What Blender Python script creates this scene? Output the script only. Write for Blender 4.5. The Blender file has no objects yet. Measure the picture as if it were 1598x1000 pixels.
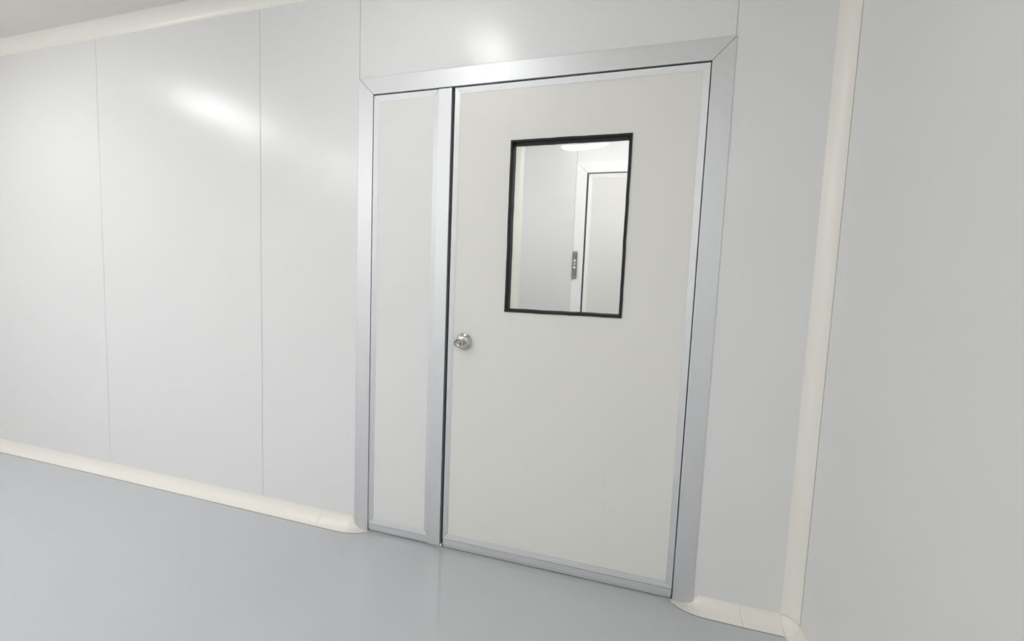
import bpy, bmesh, math, random
from mathutils import Vector
random.seed(7)
S = bpy.context.scene
COL = S.collection

# ------------------------------------------------------------------ camera
cd = bpy.data.cameras.new('camera')
cam = bpy.data.objects.new('camera', cd)
COL.objects.link(cam)
cd.sensor_width = 36.0
cd.lens = 630.2 / 1598.0 * 36.0
cd.clip_start = 0.02
cam.location = (1.244, -1.6835, 1.2326)
cam.rotation_euler = (math.radians(85.593), math.radians(-2.324), math.radians(15.577))
S.camera = cam

# ------------------------------------------------------------------ world, exposure
w = bpy.data.worlds.new('world')
S.world = w
w.use_nodes = True
w.node_tree.nodes['Background'].inputs[0].default_value = (0.9, 0.93, 1.0, 1)
w.node_tree.nodes['Background'].inputs[1].default_value = 0.3
S.view_settings.view_transform = 'Standard'
S.view_settings.look = 'None'
S.view_settings.gamma = 1.0
S.view_settings.use_curve_mapping = False
S.view_settings.exposure = 0.38
S.cycles.use_denoising = True
S.cycles.max_bounces = 14
S.cycles.diffuse_bounces = 8
S.cycles.transmission_bounces = 10
S.cycles.caustics_reflective = False
S.cycles.caustics_refractive = False

LAMP = 10.0          # radiance of the diffusers in the room
LAMP_FAR = 9.2      # radiance of the diffuser in the room beyond the door

# ------------------------------------------------------------------ materials
def mat(name, base, rough=0.5, metal=0.0, spec=0.5, coat=0.0, coat_rough=0.1):
    m = bpy.data.materials.new(name)
    m.use_nodes = True
    b = m.node_tree.nodes['Principled BSDF']
    b.inputs['Base Color'].default_value = (*base, 1)
    b.inputs['Roughness'].default_value = rough
    b.inputs['Metallic'].default_value = metal
    b.inputs['Specular IOR Level'].default_value = spec
    b.inputs['Coat Weight'].default_value = coat
    b.inputs['Coat Roughness'].default_value = coat_rough
    return m

def add_noise(m, scale=(1, 1, 1), nscale=20.0, amount=0.03, bump=0.0, detail=3.0, dist=0.002):
    """slight procedural variation of the base colour plus a fine bump"""
    nt = m.node_tree
    b = nt.nodes['Principled BSDF']
    tc = nt.nodes.new('ShaderNodeTexCoord')
    mp = nt.nodes.new('ShaderNodeMapping')
    mp.inputs['Scale'].default_value = scale
    n = nt.nodes.new('ShaderNodeTexNoise')
    n.inputs['Scale'].default_value = nscale
    n.inputs['Detail'].default_value = detail
    nt.links.new(tc.outputs['Object'], mp.inputs['Vector'])
    nt.links.new(mp.outputs['Vector'], n.inputs['Vector'])
    r = nt.nodes.new('ShaderNodeMapRange')
    r.inputs['To Min'].default_value = 1 - amount
    r.inputs['To Max'].default_value = 1 + amount
    nt.links.new(n.outputs['Fac'], r.inputs['Value'])
    mx = nt.nodes.new('ShaderNodeVectorMath')
    mx.operation = 'SCALE'
    mx.inputs[0].default_value = b.inputs['Base Color'].default_value[:3]
    nt.links.new(r.outputs['Result'], mx.inputs['Scale'])
    nt.links.new(mx.outputs['Vector'], b.inputs['Base Color'])
    if bump:
        bp = nt.nodes.new('ShaderNodeBump')
        bp.inputs['Strength'].default_value = bump
        bp.inputs['Distance'].default_value = dist
        nt.links.new(n.outputs['Fac'], bp.inputs['Height'])
        nt.links.new(bp.outputs['Normal'], b.inputs['Normal'])
    return mx

def add_spots(m, spots, colour, mask_scale=120.0):
    """small soiled spots (world metres): centre, radius, strength, broken up by noise"""
    nt = m.node_tree
    b = nt.nodes['Principled BSDF']
    src = b.inputs['Base Color'].links[0].from_socket
    geo = nt.nodes.new('ShaderNodeNewGeometry')
    nz = nt.nodes.new('ShaderNodeTexNoise')
    nz.inputs['Scale'].default_value = mask_scale
    nz.inputs['Detail'].default_value = 4
    nt.links.new(geo.outputs['Position'], nz.inputs['Vector'])
    nr = nt.nodes.new('ShaderNodeMapRange')
    nr.inputs['From Min'].default_value = 0.5
    nr.inputs['From Max'].default_value = 0.62
    nt.links.new(nz.outputs['Fac'], nr.inputs['Value'])
    for c, rad, st in spots:
        d = nt.nodes.new('ShaderNodeVectorMath')
        d.operation = 'DISTANCE'
        d.inputs[1].default_value = c
        nt.links.new(geo.outputs['Position'], d.inputs[0])
        f = nt.nodes.new('ShaderNodeMapRange')
        f.inputs['From Min'].default_value = rad
        f.inputs['From Max'].default_value = rad * 0.3
        f.inputs['To Max'].default_value = st
        nt.links.new(d.outputs['Value'], f.inputs['Value'])
        mu = nt.nodes.new('ShaderNodeMath')
        mu.operation = 'MULTIPLY'
        nt.links.new(f.outputs['Result'], mu.inputs[0])
        nt.links.new(nr.outputs['Result'], mu.inputs[1])
        mix = nt.nodes.new('ShaderNodeMix')
        mix.data_type = 'RGBA'
        nt.links.new(mu.outputs['Value'], mix.inputs['Factor'])
        nt.links.new(src, mix.inputs['A'])
        mix.inputs['B'].default_value = (*colour, 1)
        src = mix.outputs['Result']
    nt.links.new(src, b.inputs['Base Color'])

M = {}
M['wall'] = mat('coated_steel_wall', (0.755, 0.752, 0.752), 0.26, spec=0.5)
add_noise(M['wall'], nscale=3.0, amount=0.008, bump=0.04, dist=0.02, detail=2)
M['ceiling'] = mat('ceiling_panel', (0.72, 0.70, 0.64), 0.5)
add_noise(M['ceiling'], nscale=4, amount=0.01)
M['cove'] = mat('cream_plastic_cove', (0.82, 0.80, 0.74), 0.28)
add_noise(M['cove'], nscale=6, amount=0.012)
M['floor'] = mat('blue_grey_epoxy', (0.535, 0.552, 0.572), 0.075, spec=0.5)
add_noise(M['floor'], nscale=5, amount=0.015, bump=0.015, dist=0.01, detail=2)
add_spots(M['floor'], [((0.12, -0.86, 0), 0.03, .45), ((0.21, -0.9, 0), 0.02, .5), ((-0.35, -0.55, 0), 0.012, .5),
                       ((0.08, -0.75, 0), 0.012, .5), ((0.8, -0.19, 0), 0.008, .6)], (0.2, 0.21, 0.2))
M['alu'] = mat('brushed_aluminium', (0.73, 0.737, 0.748), 0.54, metal=0.82)
add_noise(M['alu'], scale=(40, 40, 1), nscale=12, amount=0.012)
M['alu_h'] = mat('brushed_aluminium_lengthwise', (0.73, 0.737, 0.748), 0.54, metal=0.82)
add_noise(M['alu_h'], scale=(1, 40, 40), nscale=12, amount=0.012)
M['door'] = mat('warm_white_door_skin', (0.755, 0.746, 0.705), 0.45)
add_noise(M['door'], nscale=8, amount=0.008)
add_spots(M['door'], [((1.11, 0.005, 0.393), 0.10, .07), ((1.2, 0.005, 0.45), 0.05, .10), ((1.227, 0.005, 0.35), 0.05, .09)],
          (0.42, 0.41, 0.38), 60)
M['leaf'] = mat('cool_white_door_skin', (0.76, 0.755, 0.745), 0.45)
add_noise(M['leaf'], nscale=8, amount=0.008)
M['rubber'] = mat('black_rubber', (0.010, 0.010, 0.011), 0.5, spec=0.4)
add_noise(M['rubber'], nscale=90, amount=0.3, bump=0.1, dist=0.001)
M['seal'] = mat('door_seal_and_gap_shade', (0.03, 0.033, 0.035), 0.6)  # also colours the shade strips below the sweeps
add_noise(M['seal'], nscale=60, amount=0.2)
M['seam'] = mat('seam_sealant', (0.42, 0.42, 0.40), 0.6)
add_noise(M['seam'], nscale=60, amount=0.05)
M['grime'] = mat('joint_grime', (0.24, 0.23, 0.20), 0.7)
add_noise(M['grime'], nscale=80, amount=0.3)
M['sweep'] = mat('grey_brush_sweep', (0.52, 0.52, 0.50), 0.7)
add_noise(M['sweep'], scale=(8, 1, 1), nscale=60, amount=0.2, bump=0.2)
M['steel'] = mat('satin_stainless_steel', (0.62, 0.60, 0.57), 0.25, metal=1.0)
add_noise(M['steel'], nscale=60, amount=0.02)
M['dark'] = mat('keyhole_black', (0.01, 0.01, 0.01), 0.5)
add_noise(M['dark'], nscale=60, amount=0.1)
M['white'] = mat('white_enamel', (0.9, 0.9, 0.9), 0.35)
add_noise(M['white'], nscale=20, amount=0.01)
M['plate'] = mat('anodised_grey_plate', (0.16, 0.175, 0.18), 0.35, metal=0.3)
add_noise(M['plate'], nscale=60, amount=0.05)
M['btn'] = mat('pale_steel_button', (0.75, 0.75, 0.72), 0.3)
add_noise(M['btn'], nscale=60, amount=0.02)
M['btn_blue'] = mat('pale_blue_button', (0.42, 0.55, 0.60), 0.3)
add_noise(M['btn_blue'], nscale=60, amount=0.02)

def glass_mat():
    m = mat('clear_glass', (0.97, 0.985, 0.98), 0.0)
    m.node_tree.nodes['Principled BSDF'].inputs['Transmission Weight'].default_value = 1.0
    m.node_tree.nodes['Principled BSDF'].inputs['IOR'].default_value = 1.5
    return m
M['glass'] = glass_mat()

def lamp_mat(name, strength, col=(0.985, 0.992, 1.0)):
    m = mat(name, (0.85, 0.85, 0.85), 0.4)
    b = m.node_tree.nodes['Principled BSDF']
    b.inputs['Emission Color'].default_value = (*col, 1)
    b.inputs['Emission Strength'].default_value = strength
    return m
M['lamp'] = lamp_mat('lit_diffuser', LAMP)
M['lamp_far'] = lamp_mat('lit_diffuser_beyond', LAMP_FAR)

# ------------------------------------------------------------------ helpers
def obj(name, bm, m, parent=None, smooth=False, bevel=0.0, bevel_seg=2):
    bmesh.ops.recalc_face_normals(bm, faces=bm.faces)
    me = bpy.data.meshes.new(name)
    bm.to_mesh(me)
    bm.free()
    ms = m if isinstance(m, (list, tuple)) else [m]
    for x in ms:
        me.materials.append(x)
    o = bpy.data.objects.new(name, me)
    COL.objects.link(o)
    if parent is not None:
        o.parent = parent
        o.matrix_parent_inverse.translation = -parent.location
    if smooth:
        for p in me.polygons:
            p.use_smooth = True
        me.set_sharp_from_angle(angle=math.radians(35))
    if bevel:
        b = o.modifiers.new('edge_round', 'BEVEL')
        b.width = bevel
        b.segments = bevel_seg
        b.limit_method = 'ANGLE'
        b.angle_limit = math.radians(40)
        b.harden_normals = False
    return o

def tag(o, label, cat, group=None, kind=None):
    o['label'] = label
    o['category'] = cat
    if group:
        o['group'] = group
    if kind:
        o['kind'] = kind
    return o

def empty(name, loc, label, cat, group=None, kind=None):
    o = bpy.data.objects.new(name, None)
    o.empty_display_size = 0.1
    COL.objects.link(o)
    o.location = loc
    return tag(o, label, cat, group, kind)

def box(bm, x0, x1, y0, y1, z0, z1, mi=0):
    v = [bm.verts.new(p) for p in ((x0, y0, z0), (x1, y0, z0), (x1, y1, z0), (x0, y1, z0),
                                   (x0, y0, z1), (x1, y0, z1), (x1, y1, z1), (x0, y1, z1))]
    for f in ((0, 1, 5, 4), (1, 2, 6, 5), (2, 3, 7, 6), (3, 0, 4, 7), (4, 5, 6, 7), (3, 2, 1, 0)):
        bm.faces.new([v[i] for i in f]).material_index = mi

def hexa(bm, front, back):
    """front and back: four points each, same order"""
    a = [bm.verts.new(p) for p in front]
    b = [bm.verts.new(p) for p in back]
    bm.faces.new(a)
    bm.faces.new(b[::-1])
    for i in range(4):
        j = (i + 1) % 4
        bm.faces.new((a[i], b[i], b[j], a[j]))

def loft(bm, rings, closed=True, caps=True):
    R = [[bm.verts.new(p) for p in r] for r in rings]
    n = len(R[0])
    for a, b in zip(R, R[1:]):
        for i in range(n if closed else n - 1):
            j = (i + 1) % n
            bm.faces.new((a[i], a[j], b[j], b[i]))
    if caps:
        bm.faces.new(R[0][::-1])
        bm.faces.new(R[-1])

def lathe_y(bm, prof, cx, cz, n=40):
    """profile [(radius, y)] turned about the y axis through (cx, cz)"""
    rings = []
    for r, y in prof:
        rings.append([bm.verts.new((cx + r * math.cos(2 * math.pi * k / n), y, cz + r * math.sin(2 * math.pi * k / n))) for k in range(n)])
    for a, b in zip(rings, rings[1:]):
        for i in range(n):
            j = (i + 1) % n
            bm.faces.new((a[i], a[j], b[j], b[i]))
    bm.faces.new(rings[0])
    bm.faces.new(rings[-1][::-1])

def mitre_strip(bm, side, x0, x1, z0, z1, wd, yo, yi, yb, gap=0.0005, dy=0.0):
    """one side of a mitred rectangular frame; outer edge at depth yo, inner edge at yi, back at yb"""
    g = gap
    if side == 'left':
        q = [(x0, z0 + g), (x0, z1 - g), (x0 + wd, z1 - wd - g), (x0 + wd, z0 + wd + g)]
    elif side == 'right':
        q = [(x1, z0 + g), (x1, z1 - g), (x1 - wd, z1 - wd - g), (x1 - wd, z0 + wd + g)]
    elif side == 'top':
        q = [(x0 + g, z1), (x1 - g, z1), (x1 - wd - g, z1 - wd), (x0 + wd + g, z1 - wd)]
    else:
        q = [(x0 + g, z0), (x1 - g, z0), (x1 - wd - g, z0 + wd), (x0 + wd + g, z0 + wd)]
    ys = (yo, yo, yi, yi)
    hexa(bm, [(p[0], y + dy, p[1]) for p, y in zip(q, ys)], [(p[0], yb + dy, p[1]) for p in q])

def panel_with_hole(bm, x0, x1, z0, z1, hx0, hx1, hz0, hz1, y0, y1):
    xs, zs = (x0, hx0, hx1, x1), (z0, hz0, hz1, z1)
    V = {(i, j, k): bm.verts.new((xs[i], y, zs[j])) for i in range(4) for j in range(4) for k, y in ((0, y0), (1, y1))}
    for i in range(3):
        for j in range(3):
            if (i, j) == (1, 1):
                continue
            for k in (0, 1):
                bm.faces.new((V[i, j, k], V[i + 1, j, k], V[i + 1, j + 1, k], V[i, j + 1, k]))
    for loop in ([(0, 0), (1, 0), (2, 0), (3, 0), (3, 1), (3, 2), (3, 3), (2, 3), (1, 3), (0, 3), (0, 2), (0, 1)],
                 [(1, 1), (2, 1), (2, 2), (1, 2)]):
        for a, b in zip(loop, loop[1:] + loop[:1]):
            bm.faces.new((V[(*a, 0)], V[(*b, 0)], V[(*b, 1)], V[(*a, 1)]))

def seg_box(bm, x0, x1, z0, z1, y0, y1, gap=0.0012):
    box(bm, x0 + gap, x1 - gap, y0, y1, z0, z1)

# ------------------------------------------------------------------ setting: dimensions (metres, the door wall is y = 0)
XL, XR = -3.2, 1.935       # side walls
YF = -4.0                  # wall behind the camera
H = 2.62                   # ceiling
CE = 2.563                 # lower edge of the ceiling cove
WT = 0.05                  # sandwich panel thickness
YFAR = 1.40                # far wall of the room beyond
FXL = 0.385                # left wall of the room beyond
FXR = 2.9

# floor, one continuous pour through both rooms
bm = bmesh.new()
box(bm, XL - .05, 3.0, YF - .05, YFAR + .1, -0.1, 0.0)
tag(obj('floor', bm, M['floor']), 'glossy blue-grey epoxy floor in front of the door', 'floor', kind='structure')
bm = bmesh.new()
box(bm, XL - .05, 3.0, YF - .05, YFAR + .1, H, H + .08)
tag(obj('ceiling', bm, M['ceiling']), 'pale cream ceiling seen at the top left corner', 'ceiling', kind='structure')

# wall with the door
bm = bmesh.new()
for a, b in ((XL, -1.76), (-1.76, -0.58), (-0.58, 0.0)):
    seg_box(bm, a, b, 0, H, 0, WT)
seg_box(bm, 0.0, 1.5765, 2.178, H, 0, WT)
seg_box(bm, 1.5765, XR, 0, H, 0, WT)
wall = obj('wall_back', bm, M['wall'], bevel=0.0006, bevel_seg=1)
tag(wall, 'smooth grey-white panel wall around the door', 'wall', kind='structure')
bm = bmesh.new()
for x in (-1.76, -0.58):
    box(bm, x - .0012, x + .0012, .0016, .04, 0, H)
for x in (0.0, 1.5765):
    box(bm, x - .0012, x + .0012, .0016, .04, 2.179, H)
obj('sealant_seam', bm, M['seam'], wall)['label'] = 'thin grey sealant line between wall panels'

# right wall and the two walls outside the view
def wall_y(name, x0, x1, ys, label):
    bm = bmesh.new()
    for a, b in zip(ys, ys[1:]):
        box(bm, x0, x1, a + .0012, b - .0012, 0, H)
    return tag(obj(name, bm, M['wall'], bevel=0.0006, bevel_seg=1), label, 'wall', kind='structure')
wall_y('wall_right', XR, XR + WT, (YF, -3.0, -1.85, WT), 'grey-white side wall meeting the door wall at the right')
wall_y('wall_left', XL - WT, XL, (YF, -2.4, -1.2, WT), 'grey-white side wall far to the left of the door')
bm = bmesh.new()
for a, b in ((XL, -2.1), (-2.1, -0.92), (-0.92, 0.26), (0.26, 0.99), (0.99, XR)):
    seg_box(bm, a, b, 0, H, YF - WT, YF)
tag(obj('wall_front', bm, M['wall'], bevel=0.0006, bevel_seg=1), 'grey-white panel wall opposite the door', 'wall', kind='structure')

# ------------------------------------------------------------------ coves
def arc(a, h, n=10):
    """concave quarter profile: (out from wall, up)"""
    F = 0.85                                  # flatter than a true quarter round
    out = []
    for i in range(n + 1):
        t = math.pi / 2 * i / n
        f = i / n
        out.append((a * (F * (1 - math.sin(t)) + (1 - F) * (1 - f)), h * (F * (1 - math.cos(t)) + (1 - F) * f)))
    return out

def floor_cove_x(bm, stations, y0=0.0):
    """stations: (x, out, up) along the wall y = y0, cove on the -y side"""
    rings = []
    for x, a, h in stations:
        a, h = max(a, 1e-4), max(h, 1e-4)
        rings.append([(x, y0 - o, z) for o, z in arc(a, h)] + [(x, y0 + .004, h), (x, y0 + .004, 0)])
    loft(bm, rings)

# left floor cove: long length, then an end piece that tapers away in front of the door frame
bm = bmesh.new()
floor_cove_x(bm, [(XL, .05, .062), (-1.6, .05, .062), (-0.2, .056, .060)])
bl = tag(obj('baseboard_left', bm, M['cove'], smooth=True), 'glossy cream floor cove left of the door', 'baseboard', kind='structure')
bm = bmesh.new()
st = [(-0.1985, .056, .060)]
for i in range(41):
    x = -0.075 + 0.156 * i / 40
    a = .057 * math.sqrt(max(0, 1 - ((x + .075) / .156) ** 2))
    t = min(1, max(0, (x + .018) / .098))
    st.append((x, a, .060 * (1 - t) ** 3 + .0006))
floor_cove_x(bm, st)
obj('end_piece', bm, M['cove'], bl, smooth=True)

VX, VY = .047, .048        # vertical corner cove radii
# right floor cove: end piece, short length, ball corner
bm = bmesh.new()
st = []
for i in range(41):
    x = 1.497 + 0.125 * i / 40
    a = .063 * math.sqrt(max(0, 1 - ((1.622 - x) / .125) ** 2))
    t = min(1, max(0, (1.600 - x) / .1))
    st.append((x, a, .044 * (1 - t) ** 4 + .0006))
st.append((1.7495, .064, .043))
floor_cove_x(bm, st)
er = obj('end_piece', bm, M['cove'], None, smooth=True)
bm = bmesh.new()
floor_cove_x(bm, [(1.7505, .064, .043), (XR - VX - .0002, .063, .043)])
br = tag(obj('baseboard_right', bm, M['cove'], smooth=True), 'short glossy cream floor cove right of the door', 'baseboard', kind='structure')
er.parent = br

bm = bmesh.new()
n = 14
grid = []
for i in range(n + 1):
    th = math.pi / 2 * i / n                 # 0 = on top, pi/2 = lowest
    row = []
    ry = VY + (.063 - VY) * math.sin(th)
    for k in range(n + 1):
        ph = math.pi / 2 * k / n
        f, k2 = i / n, k / n
        F = 0.85
        cx = F * math.cos(th) * math.sin(ph) + (1 - F) * (1 - f) * k2
        cy = F * math.cos(th) * math.cos(ph) + (1 - F) * (1 - f) * (1 - k2)
        cz = F * (1 - math.sin(th)) + (1 - F) * (1 - f)
        row.append(bm.verts.new((XR - VX + .0004 + VX * cx, -ry - .0004 + ry * cy, .0426 * cz)))
    grid.append(row)
for i in range(n):
    for k in range(n):
        a, b, c, d = grid[i][k], grid[i][k + 1], grid[i + 1][k + 1], grid[i + 1][k]
        try:
            bm.faces.new((a, b, c, d))
        except ValueError:
            pass
bmesh.ops.remove_doubles(bm, verts=bm.verts, dist=1e-6)
ball = obj('corner_piece', bm, M['cove'], br, smooth=True)
sol = ball.modifiers.new('thickness', 'SOLIDIFY')
sol.thickness = 0.004
sol.offset = 0

# cove along the right wall
bm = bmesh.new()
rings = []
for y in (-.0500, -1.2, YF):
    rings.append([(XR - o, y, z) for o, z in arc(VX, .043)] + [(XR + .004, y, .043), (XR + .004, y, 0)])
loft(bm, rings)
tag(obj('baseboard_side', bm, M['cove'], smooth=True), 'cream floor cove along the right side wall', 'baseboard', kind='structure')

# vertical cove in the right corner
def vert_cove(name, xc, yc, sx, rx, ry, z0, z1, label):
    bm = bmesh.new()
    pts = [(xc - sx * o, yc - v) for o, v in arc(rx, ry, 12)]
    pts += [(xc + sx * .004, yc - ry), (xc + sx * .004, yc + .004), (xc - sx * rx, yc + .004)]
    loft(bm, [[(x, y, z) for x, y in pts] for z in (z0, z1)])
    return tag(obj(name, bm, M['cove'], smooth=True), label, 'trim', kind='structure')
vc = vert_cove('trim_3', XR, 0, 1, VX, VY, .0434, CE, 'upright cream cove in the right corner beside the door')
bm = bmesh.new()
box(bm, XR - .0006, XR + .002, -VY - .0018, -VY, .0436, CE)
obj('sealant_seam', bm, M['grime'], vc)['label'] = 'thin dark joint line along the side wall'
# thin line of grime where the floor coves meet the floor
def floor_line(pts, parent):
    bm = bmesh.new()
    loft(bm, [[(x, y - .0012, 0), (x, y + .002, 0), (x, y + .002, .0012), (x, y - .0012, .0008)] for x, y in pts])
    obj('floor_joint', bm, M['grime'], parent)['label'] = 'thin dark joint line along the floor'
P = [(XL + .01, -.05), (-1.6, -.05), (-.2, -.056)]
P += [(-0.075 + 0.15 * i / 30, -.057 * math.sqrt(1 - (0.15 * i / 30 / .156) ** 2)) for i in range(31)]
floor_line(P, bl)
P = [(1.497 + 0.125 * i / 30, -.063 * math.sqrt(1 - ((.125 - .125 * i / 30) / .125) ** 2)) for i in range(2, 31)] + [(1.75, -.064), (1.885, -.063)]
floor_line(P, br)

# left corner: upright cove and floor cove along the left wall
vert_cove('trim_7', XL, 0, -1, VX, VY, .0, CE, 'upright cream cove in the far left corner')
bm = bmesh.new()
loft(bm, [[(XL + o, y, z) for o, z in arc(VX, .06)] + [(XL - .004, y, .06), (XL - .004, y, 0)] for y in (-.005, YF)])
tag(obj('baseboard_far_left', bm, M['cove'], smooth=True), 'cream floor cove along the left side wall', 'baseboard', kind='structure')

# ceiling coves
def ceil_prof(r=.057, n=10):
    return [(o, H - z) for o, z in arc(r, r, n)]
bm = bmesh.new()
loft(bm, [[(x, -o, z) for o, z in ceil_prof()] + [(x, .004, CE), (x, .004, H + .002)] for x in (XL, XR)])
tag(obj('trim_4', bm, M['cove'], smooth=True), 'cream cove between the door wall and the ceiling', 'trim', kind='structure')
bm = bmesh.new()
loft(bm, [[(x, YF + o, z) for o, z in ceil_prof()] + [(x, YF - .004, CE), (x, YF - .004, H + .002)] for x in (XL, XR)])
tag(obj('trim_5', bm, M['cove'], smooth=True), 'cream ceiling cove on the wall opposite the door', 'trim', kind='structure')

# ------------------------------------------------------------------ aluminium door frame
IX0, IX1, OZ = 0.076, 1.503, 2.100      # clear opening
TW = 0.078

def door_frame(name, x0, x1, zt, y, sgn, depth, label, wd=TW, mats=('alu', 'alu_h')):
    """mitred flat frame; face looks along -y, at depth y"""
    r = empty(name, ((x0 + x1) / 2, y, 0), label, 'door frame', kind='structure')
    yf, yb = y - .003, y + depth
    g = .0006
    for s in ('left', 'right'):
        bm = bmesh.new()
        xo, xi = (x0 - wd, x0) if s == 'left' else (x1 + wd, x1)
        q = [(xo, 0), (xo, zt + wd - g), (xi, zt - g), (xi, 0)]
        hexa(bm, [(a, yf, b) for a, b in q], [(a, yb, b) for a, b in q])
        obj('jamb', bm, M[mats[0]], r, bevel=.0016)
    bm = bmesh.new()
    q = [(x0 - wd + g, zt + wd), (x1 + wd - g, zt + wd), (x1 - g, zt), (x0 + g, zt)]
    hexa(bm, [(a, yf, b) for a, b in q], [(a, yb, b) for a, b in q])
    obj('head', bm, M[mats[1]], r, bevel=.0016)
    # black stop seal set back in the rebate
    bm = bmesh.new()
    box(bm, x0, x0 + .012, y + .034, yb, .0, zt)
    box(bm, x1 - .012, x1, y + .034, yb, .0, zt)
    box(bm, x0 + .012, x1 - .012, y + .034, yb, zt - .012, zt)
    obj('seal', bm, M['seal'], r)['label'] = 'dark rubber seal inside the frame'
    return r
door_frame('trim_1', IX0, IX1, OZ, 0.0, 1, WT, 'silver aluminium frame with mitred corners around the door')

# ------------------------------------------------------------------ inactive narrow leaf
FACE = 0.004
d2 = empty('door_2', (0.27, 0.02, 0.0), 'narrow fixed door leaf left of the wide door', 'door', kind='structure')
LX0, LX1, LZ0, LZ1 = 0.0805, 0.4065, 0.0435, 2.0930
SW = 0.0235
bm = bmesh.new()
box(bm, LX0 + .003, 0.468, FACE, .045, .016, 2.092)
obj('panel', bm, M['leaf'], d2)
for s in ('left', 'right', 'top', 'bottom'):
    bm = bmesh.new()
    mitre_strip(bm, s, LX0, LX1, LZ0, LZ1, SW, -.003, FACE - .0005, FACE + .006, gap=.0010)
    obj('edge_strip', bm, M['alu'] if s in ('left', 'right') else M['alu_h'], d2)
bm = bmesh.new()
box(bm, .4072, .4695, -.006, .03, .0105, 2.0940)
obj('stile', bm, M['alu'], d2, bevel=.0015)
bm = bmesh.new()
box(bm, LX0 + .002, .4065, -.003, .03, .0145, .0411)
obj('bottom_rail', bm, M['alu_h'], d2, bevel=.001)
bm = bmesh.new()
box(bm, LX0 + .006, .4065, .0015, .02, .0062, .0142)
obj('sweep', bm, M['sweep'], d2)
bm = bmesh.new()
box(bm, LX0 + .006, .4065, .010, .030, .0003, .0062)
obj('sweep_gap_shade', bm, M['seal'], d2)  # dark strip standing in for the shadow under the sweep
bm = bmesh.new()
box(bm, .4698, .4790, -.002, .012, .006, .0140)
obj('foot_block', bm, M['white'], d2, bevel=.001)['label'] = 'small white guide block at the foot of the stile'
bm = bmesh.new()
box(bm, .4100, .4660, .004, .020, .0005, .0104)
box(bm, .4600, .4690, -.0055, .004, .0005, .0104)
obj('shoe', bm, M['sweep'], d2)
bm = bmesh.new()
box(bm, .4695, .4815, .022, .045, .002, 2.094)
obj('meeting_seal', bm, M['seal'], d2)['label'] = 'dark rubber seal in the gap between the leaves'

# ------------------------------------------------------------------ active leaf
d1 = empty('door_1', (1.0, 0.02, 0.0), 'wide off-white door with a black-framed window and round knob', 'door', kind='structure')
AX0, AX1, AZ0, AZ1 = 0.4835, 1.4990, 0.0465, 2.0930
GX0, GX1, GZ0, GZ1 = 0.743, 1.2375, 1.134, 1.860
bm = bmesh.new()
panel_with_hole(bm, AX0 + .002, AX1 - .002, .020, 2.0915, GX0 + .004, GX1 - .004, GZ0 + .004, GZ1 - .004, FACE + .001, .048)
obj('panel', bm, M['door'], d1)
for s in ('left', 'right', 'top', 'bottom'):
    bm = bmesh.new()
    mitre_strip(bm, s, AX0, AX1, AZ0, AZ1, .0235, -.001, FACE, FACE + .006, gap=.0002)
    obj('edge_strip', bm, M['alu'] if s in ('left', 'right') else M['alu_h'], d1)
bm = bmesh.new()
box(bm, AX0 + .001, AX1 - .001, -.001, .03, .0185, .0441)
obj('bottom_rail', bm, M['alu_h'], d1, bevel=.001)
bm = bmesh.new()
box(bm, AX0 + .003, AX1 - .003, .0015, .02, .0066, .0180)
obj('sweep', bm, M['sweep'], d1)
bm = bmesh.new()
box(bm, AX0 + .003, AX1 - .003, .010, .030, .0003, .0066)
obj('sweep_gap_shade', bm, M['seal'], d1)  # shadow line below the wide leaf, done as a dark strip

# window gasket: rubber section run round the opening with a slightly wavy hand-fitted edge
def gasket():
    prof = [(0, .006), (0, .0015), (.002, -.0005), (.0085, -.0005), (.0108, .0022), (.0122, .010), (.0128, .049), (.004, .049), (.004, .006)]
    out = []
    W, Hh = GX1 - GX0, GZ1 - GZ0
    def place(side, s, n, y):
        if side == 'bottom':
            return (GX0 + s, y, GZ0 + n * 1.15)
        if side == 'right':
            return (GX1 - n, y, GZ0 + s)
        if side == 'top':
            return (GX1 - s, y, GZ1 - n)
        return (GX0 + n, y, GZ1 - s)
    rnd = random.Random(3)
    for side, L in (('bottom', W), ('right', Hh), ('top', W), ('left', Hh)):
        bm = bmesh.new()
        N = 24
        ph = [rnd.uniform(0, 6.28) for _ in range(3)]
        spans = [(0, 1)]
        if side == 'right':
            spans = [(0, .668), (.6705, 1)]       # a butt joint part way up
        for s0, s1 in spans:
            rings = []
            for i in range(N + 1):
                f = s0 + (s1 - s0) * i / N
                env = math.sin(math.pi * f) ** .5
                wob = env * (.0005 * math.sin(9 * f + ph[0]) + .0004 * math.sin(23 * f + ph[1]) + .0003 * math.sin(47 * f + ph[2]))
                ring = []
                for n, y in prof:
                    m = n * (1.15 if side == 'bottom' else 1)
                    s = n + f * (L - 2 * n)        # mitred ends
                    ring.append(place(side, s, n + wob, y))
                rings.append(ring)
            loft(bm, rings)
        out.append(bm)
    return out
for bm in gasket():
    obj('window_gasket', bm, M['rubber'], d1, smooth=True)
bm = bmesh.new()
box(bm, GX0 + .0105, GX1 - .0105, .036, .041, GZ0 + .0115, GZ1 - .0105)
obj('window_pane', bm, M['glass'], d1)['label'] = 'clear glass pane'

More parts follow.
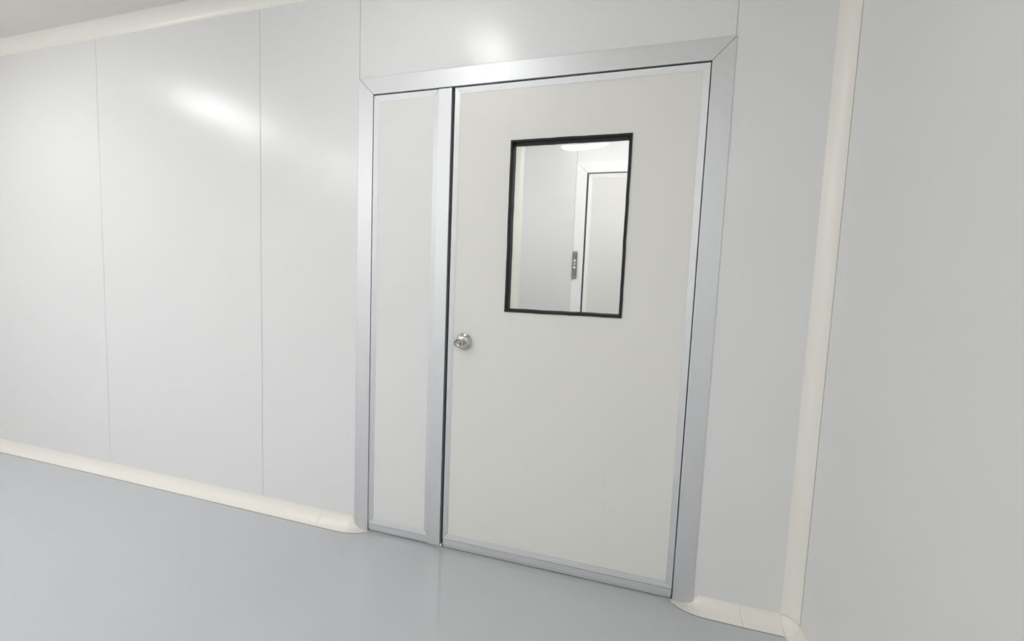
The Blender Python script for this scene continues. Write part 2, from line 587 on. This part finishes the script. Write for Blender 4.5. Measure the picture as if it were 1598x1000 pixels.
# door knob
KX, KZ = 0.557, 0.989
bm = bmesh.new()
lathe_y(bm, [(.0165, .002), (.0168, -.012), (.0152, -.022), (.0156, -.034), (.0172, -.046), (.0192, -.056), (.0198, -.0605),
             (.0190, -.0625), (.0176, -.0625), (.0168, -.0600), (.0140, -.0555), (.0100, -.0530), (.0040, -.0522)], KX, KZ)
kn = obj('door_knob', bm, M['steel'], d1, smooth=True)
kn['label'] = 'round satin steel door knob'
bm = bmesh.new()
lathe_y(bm, [(.0385, .0055), (.0392, .003), (.0382, .0005), (.036, -.0015), (.0250, -.0095), (.0220, -.0112), (.0195, -.0118), (.0170, -.0119)], KX, KZ)
obj('rosette', bm, M['steel'], kn, smooth=True)
bm = bmesh.new()
lathe_y(bm, [(.0066, -.0525), (.0066, -.0580), (.0058, -.0586), (.0030, -.0586)], KX, KZ, 24)
obj('lock_cylinder', bm, M['steel'], kn, smooth=True)
bm = bmesh.new()
box(bm, KX - .0012, KX + .0012, -.0590, -.0578, KZ - .0045, KZ + .0045)
obj('keyhole', bm, M['dark'], kn)

# ------------------------------------------------------------------ the room beyond the door
bm = bmesh.new()
for a, b in ((FXL, 0.847), (2.24, FXR)):
    seg_box(bm, a, b, 0, H, YFAR, YFAR + WT)
seg_box(bm, 0.847, 2.24, 2.19, H, YFAR, YFAR + WT)
fw = tag(obj('wall_far', bm, M['wall'], bevel=0.0006, bevel_seg=1), 'grey-white wall of the room seen through the door window', 'wall', kind='structure')
bm = bmesh.new()
box(bm, .8458, .8482, YFAR + .0016, YFAR + .04, 2.191, H)
obj('sealant_seam', bm, M['seam'], fw)
bm = bmesh.new()
box(bm, FXL - WT, FXL, WT, YFAR + WT, 0, H)
tag(obj('wall_far_left', bm, M['wall']), 'side wall at the left of the room beyond the window', 'wall', kind='structure')
bm = bmesh.new()
box(bm, FXR, FXR + WT, WT, YFAR + WT, 0, H)
tag(obj('wall_far_right', bm, M['wall']), 'side wall at the right of the room beyond the window', 'wall', kind='structure')
vert_cove('trim_6', FXL, YFAR, -1, .06, .06, .05, CE, 'upright cream cove in the corner seen through the window')
bm = bmesh.new()
seg_box(bm, XR, FXR, 0, H, 0, WT)
tag(obj('wall_near', bm, M['wall']), 'wall continuing behind the right corner in the room beyond', 'wall', kind='structure')

FX0, FX1, FZ = 0.925, 2.162, 2.112
door_frame('trim_2', FX0, FX1, FZ, YFAR, 1, WT, 'white frame of the far door seen through the window', mats=('white', 'white'))
d3 = empty('door_3', (1.55, YFAR, 0), 'off-white door in the room seen through the window', 'door', kind='structure')
bm = bmesh.new()
box(bm, FX0 + .015, FX1 - .007, YFAR + .007, YFAR + .046, .02, FZ - .008)
obj('panel', bm, M['door'], d3)
for s in ('left', 'right', 'top', 'bottom'):
    bm = bmesh.new()
    mitre_strip(bm, s, FX0 + .014, FX1 - .006, .02, FZ - .012, .028, .001, .006, .012, gap=.0002, dy=YFAR)
    obj('edge_strip', bm, M['white'], d3)

# access panel on the far frame
ac = empty('access_control_panel', (0.868, YFAR, 1.335), 'slim grey button strip on the far door frame, seen through the window', 'access panel')
bm = bmesh.new()
box(bm, .8500, .8860, YFAR - .018, YFAR - .0032, 1.337, 1.535)
obj('faceplate', bm, M['plate'], ac, bevel=.002)
for z, m in ((1.466, 'btn'), (1.441, 'btn_blue'), (1.415, 'btn')):
    bm = bmesh.new()
    lathe_y(bm, [(.0095, YFAR - .0178), (.0095, YFAR - .0215), (.0080, YFAR - .0225)], .868, z, 24)
    o = obj('button', bm, M[m], ac, smooth=True)
    if m == 'btn_blue':
        o['label'] = 'pale blue button'
for z in (1.347, 1.524):
    bm = bmesh.new()
    box(bm, .8540, .8820, YFAR - .0188, YFAR - .0178, z, z + .0022)
    obj('accent_line', bm, M['btn'], ac)

# ------------------------------------------------------------------ ceiling lights: bowed diffuser between two end caps
def ceiling_light(x, y0, y1, label, lit, wid=.34, sag=.075, group='bowed ceiling lights'):
    yc = (y0 + y1) / 2
    r = empty('ceiling_light', (x, yc, H), label, 'ceiling light', group)
    def sec(k=1.0, n=18):
        return [(x + wid / 2 * k * math.cos(math.pi * i / n), H - .012 - sag * k * math.sin(math.pi * i / n) ** .8) for i in range(n + 1)]
    bm = bmesh.new()
    box(bm, x - wid / 2 - .012, x + wid / 2 + .012, y0, y1, H - .013, H - .0005)
    obj('housing', bm, M['white'], r, bevel=.002)
    bm = bmesh.new()
    s = sec()
    loft(bm, [[(a, y, b) for a, b in s] for y in (y0 + .004, y1 - .004)])
    obj('diffuser', bm, M[lit], r, smooth=True)
    return r
ceiling_light(0.42, -0.80, -0.50, 'bowed white ceiling light over the door, mirrored on the wall above its frame', 'lamp', wid=.2, sag=.05)
ceiling_light(-2.05, -1.40, -0.75, 'bowed white ceiling light mirrored on the left wall panel', 'lamp')
ceiling_light(-2.05, -3.70, -2.10, 'unseen long bowed ceiling light added at the back left of the room', 'lamp')  # added lamp, lights the door wall from further back
ceiling_light(-0.75, -3.80, -2.10, 'unseen long bowed ceiling light added in the middle of the room', 'lamp')  # added out of view to even the light down the wall
ceiling_light(1.62, -3.70, -2.90, 'unseen long bowed ceiling light added by the right side wall', 'lamp', wid=.28)  # added lamp, length set by how bright the right side gets
ceiling_light(1.30, 0.12, 0.42, 'bowed white ceiling light in the room beyond the door', 'lamp_far', wid=1.3, sag=.06)

# short bar light running across the room; its bowed underside shows as a bright sliver in the door window
r = empty('bar_light', (0.80, -2.175, H), 'short bowed white bar light mirrored in the door window', 'ceiling light')
bm = bmesh.new()
box(bm, .56, 1.04, -2.205, -2.145, H - .010, H - .0005)
obj('housing', bm, M['white'], r, bevel=.002)
bm = bmesh.new()
pts = [(.575, H - .010), (.60, H - .032), (.66, H - .046), (.74, H - .050), (.82, H - .046), (.90, H - .036), (.97, H - .022), (1.02, H - .010)]
loft(bm, [[(a, y, b) for a, b in pts] for y in (-2.20, -2.15)])
obj('diffuser', bm, M['lamp'], r)
